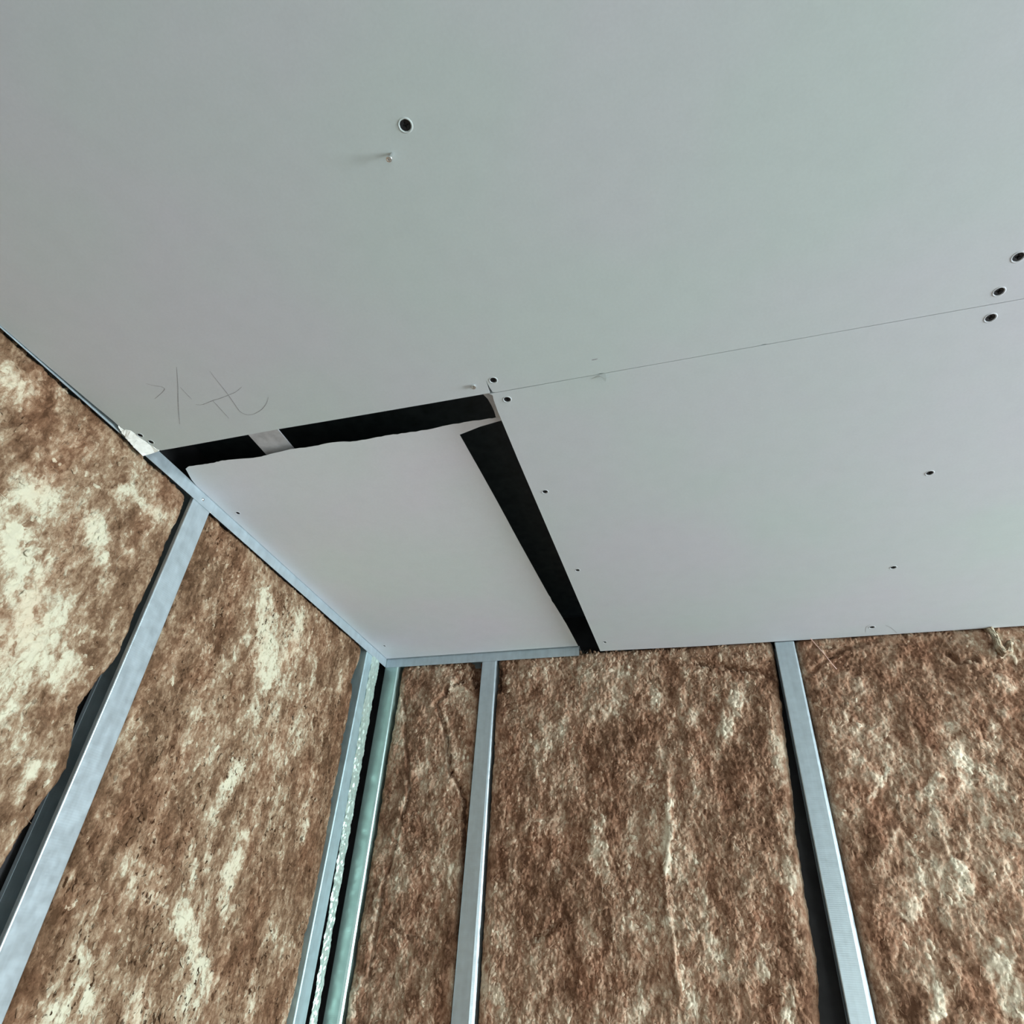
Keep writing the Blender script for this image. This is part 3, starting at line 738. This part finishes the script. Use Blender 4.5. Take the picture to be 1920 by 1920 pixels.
PALE_C = [(0.0709, 2.2412, 0.0343, 2.1575, 0.0175, 1), (0.1572, 2.123, 0.1538, 2.0299, 0.0193, 0.6), (-0.3234, 1.9222, -0.3154, 1.8472, 0.0181, 0.7), (-0.1323, 1.9805, -0.1482, 1.809, 0.0081, 0.9), (-0.1499, 2.267, -0.1447, 2.2356, 0.0168, 0.6), (-0.0594, 1.6761, -0.056, 1.6559, 0.0135, 0.7), (0.0949, 1.596, 0.0772, 1.5402, 0.0138, 1), (-0.1276, 1.6173, -0.134, 1.5875, 0.0097, 0.8), (-0.1242, 1.5689, -0.1214, 1.5408, 0.0131, 0.6), (-0.5491, 1.8059, -0.5336, 1.788, 0.014, 0.5), (0.1353, 1.8265, 0.1409, 1.7938, 0.0151, 0.6), (-0.2467, 1.7272, -0.2407, 1.6947, 0.0077, 0.6), (-0.5749, 1.5519, -0.5588, 1.5124, 0.0204, 0.5), (-0.0588, 2.073, -0.0539, 1.9931, 0.0211, 0.3), (-0.3654, 1.6897, -0.3402, 1.6267, 0.0232, 0.35), (-0.5038, 2.1563, -0.4867, 2.1254, 0.0155, 0.4), (0.0348, 1.6454, 0.043, 1.6263, 0.0107, 0.6), (-0.4806, 1.928, -0.4654, 1.9149, 0.0101, 0.6), (-0.2977, 1.7592, -0.3117, 1.7361, 0.0092, 0.5), (-0.246, 2.3536, -0.2239, 2.3191, 0.0159, 0.4), (0.096, 2.3977, 0.1797, 2.3754, 0.0184, 0.3), ]
DARK_C = [(-0.171, 2.0751, -0.1569, 1.9806, 0.0242, 0.8), (-0.2444, 1.7721, -0.2216, 1.7171, 0.0235, 0.6), (-0.3771, 2.1227, -0.3471, 2.0641, 0.033, 0.5), (-0.4055, 1.7103, -0.4859, 1.6627, 0.0119, 0.9), (-0.0302, 2.3404, 0.1692, 2.3126, 0.0137, 0.7), (-0.6156, 2.3584, -0.5906, 2.2386, 0.0165, 0.8), (0.1635, 1.9793, 0.1667, 1.9306, 0.0106, 0.6), (-0.4946, 1.9016, -0.378, 1.8772, 0.0227, 0.4), (0.0393, 1.7478, 0.0846, 1.7388, 0.0198, 0.3), (-0.3186, 2.0082, -0.1953, 2.1472, 0.0147, 0.4), (-0.5447, 1.7283, -0.5133, 1.6615, 0.0215, 0.4), (-0.3919, 1.5727, -0.3669, 1.5249, 0.0273, 0.4), (-0.2675, 1.5602, -0.2043, 1.6033, 0.0196, 0.4), (0.1718, 2.3281, 0.1778, 2.2813, 0.0178, 0.7), ]  # wool tone, plus shade painted along the top crevice near the right stud
PALE_D = [(0.7126, 2.2597, 0.7228, 2.2384, 0.0174, 0.7), (0.6934, 2.1857, 0.6946, 2.1725, 0.0131, 0.6), (0.5707, 2.1441, 0.5738, 2.0613, 0.0182, 0.7), (0.4551, 1.9841, 0.5066, 2.0257, 0.0102, 0.8), (0.4039, 2.0518, 0.3443, 1.9786, 0.0078, 0.8), (0.5141, 1.6692, 0.52, 1.5908, 0.0239, 0.9), (0.4923, 1.8341, 0.4998, 1.8084, 0.0142, 0.9), (0.3957, 1.6091, 0.3646, 1.5595, 0.0098, 0.9), (0.3599, 1.7385, 0.3977, 1.78, 0.0094, 0.6), (0.4026, 2.2693, 0.4208, 2.2393, 0.0141, 0.3), (0.4402, 1.6656, 0.419, 1.6282, 0.0111, 0.4), (0.5835, 1.9548, 0.5899, 1.9103, 0.0183, 0.4), (0.7327, 2.3373, 0.7594, 2.3282, 0.0138, 0.9), (0.3712, 2.0398, 0.3799, 2.0272, 0.0131, 0.4), (0.3838, 1.9087, 0.333, 1.8415, 0.0111, 0.4), (0.5049, 1.9097, 0.5161, 1.877, 0.0097, 0.4), (0.5597, 2.2898, 0.5756, 2.26, 0.0194, 0.3), ]
DARK_D = [(0.3449, 2.364, 0.4096, 2.2985, 0.0204, 0.7), (0.5348, 2.3818, 0.5764, 2.3481, 0.0143, 0.5), (0.4866, 2.2504, 0.5435, 2.2334, 0.0138, 0.4), (0.5148, 1.978, 0.5118, 1.9321, 0.0174, 0.7), (0.4062, 1.9089, 0.4378, 1.865, 0.0172, 0.6), (0.3438, 1.6061, 0.3139, 1.5691, 0.0155, 0.7), (0.4104, 2.1974, 0.4765, 2.1673, 0.0137, 0.4), (0.524, 1.8039, 0.5446, 1.7453, 0.0173, 0.4), (0.679, 2.2828, 0.7185, 2.2947, 0.0109, 0.4), (0.2797, 2.2462, 0.278, 2.1746, 0.017, 0.5), (0.4141, 1.7113, 0.446, 1.6843, 0.0136, 0.4), ]

const = lambda u: [(u, 0.0), (u, 2.5)]
ext = lambda pts: [(pts[-1][0], 0.0)] + pts + [(pts[0][0], 2.5)]

batt('pale yellowish brown mineral wool at the far left, left of the left wall stud', 'left', const(-0.05), ext(LEFTBATT_EDGE), 2.412, MAT['wool_left'], PALE_A, DARK_A,
     creases=[(CREASEL3, 0.006, 0.006)], bias=0.06, specks=0.45, seed=11, streak=0.8, fibres=1200, hi=0.8655)
batt('streaky tan mineral wool on the left wall between the stud and the corner', 'left', const(0.9235), ext(B2_RIGHT), 2.412, MAT['wool_left'], PALE_B, DARK_B,
     creases=[(CREASEL, 0.007, 0.004), (CREASEL2, 0.006, 0.004)], bias=0.0, specks=1.0, seed=23, streak=0.5, fibres=2500, lo=0.9238, hi=1.7005)
batt('narrow folded brown mineral wool batt between the corner and the nearest back stud', 'back', const(-0.9755), ext(NARROW_R), 2.412, MAT['wool_back'], PALE_N, DARK_N,
     creases=[(CREASE1, 0.022, 0.006), (CREASE2, 0.022, 0.006), (CREASE3, 0.012, 0.005), (CREASE4, 0.010, 0.006)], voids=[(-0.7150, 2.40, -0.6990, 2.3350, 0.014, 1), (-0.775, 2.33, -0.745, 2.345, 0.006, 0.5), (-0.986, 1.40, -0.986, 1.80, 0.007, 0.8), (-0.986, 1.80, -0.986, 2.25, 0.005, 0.5)], seed=31, specks=0.25, rise=-0.010, fibres=900, streak=0.8, lo=-0.9762, hi=-0.6842)
batt('broad brown mineral wool batt between the two back wall studs', 'back', [(-0.6235, 0.0), (-0.6235, 1.50), (-0.6345, 2.40), (-0.6345, 2.5)], ext(BIG_R), 2.416, MAT['wool_back'], PALE_C, DARK_C,
     ridges=[(RIDGE1, 0.010, 0.006)], creases=[([(-0.02, 2.352), (0.08, 2.335), (0.185, 2.300)], 0.016, 0.010), ([(-0.4055, 1.7103), (-0.4859, 1.6627)], 0.010, 0.010)],
     voids=[(-0.628, 2.385, -0.622, 2.30, 0.007, 0.8), (-0.634, 1.40, -0.634, 1.72, 0.008, 0.85), (-0.634, 1.72, -0.634, 2.15, 0.005, 0.6)], seed=47, specks=0.50, fibres=2800, streak=0.85, lo=-0.6352, hi=0.1990)
batt('brown mineral wool at the right of the right stud, ragged top with pale tufts', 'back', const(0.2560), const(2.20), 2.416, MAT['wool_back'], PALE_D, DARK_D,
     creases=[(CREASER, 0.020, 0.007), ([(0.30, 2.385), (0.38, 2.372), (0.47, 2.39)], 0.014, 0.008), ([(0.27, 2.30), (0.33, 2.345), (0.36, 2.36)], 0.012, 0.006)],
     seed=53, specks=0.55, bias=0.06, fibres=2400, streak=0.85, lo=0.2555)

# rolled tuft hanging out of the right batt under the board
bm = bmesh.new()
path = [(0.728, YB + 0.010, 2.404), (0.7347, YB - 0.004, 2.394), (0.7387, YB - 0.008, 2.3697), (0.7352, YB - 0.009, 2.3445), (0.7415, YB - 0.008, 2.3279), (0.7551, YB - 0.006, 2.3329), (0.7694, YB + 0.002, 2.3600)]
tube(bm, path, [0.007, 0.0085, 0.0075, 0.0085, 0.012, 0.010, 0.005], 12)
bmesh.ops.subdivide_edges(bm, edges=bm.edges[:], cuts=2, use_grid_fill=True)
for v in bm.verts: v.co += Vector((random.gauss(0, 1), random.gauss(0, 1), random.gauss(0, 1)))*0.0011
tf = from_bm('wool_tuft', bm, MAT['wool_left'], bpy.data.objects['insulation_batt.004'], True)
at = tf.data.attributes.new('wool', 'FLOAT_COLOR', 'POINT')
at.data.foreach_set('color', np.tile(np.array([0.55, 0, 0.3, 1], dtype=np.float32), len(tf.data.vertices)))
tag(tf, 'pale curled tuft of wool under the board edge')

# thin pink strand poking out beside the right stud
bm = bmesh.new()
WIRE = [(0.2925, 2.4060), (0.2961, 2.4005), (0.3070, 2.3794), (0.3228, 2.3498), (0.3362, 2.3242), (0.3450, 2.3120)]
tube(bm, [(x, YB - 0.009 + 0.012*max(0, i - 3)/2, z) for i, (x, z) in enumerate(WIRE)], 0.0011, 6)
tag(from_bm('plastic_strand', bm, MAT['strand'], None, True), 'thin pinkish strand hanging from the board edge beside the right stud', 'strand')
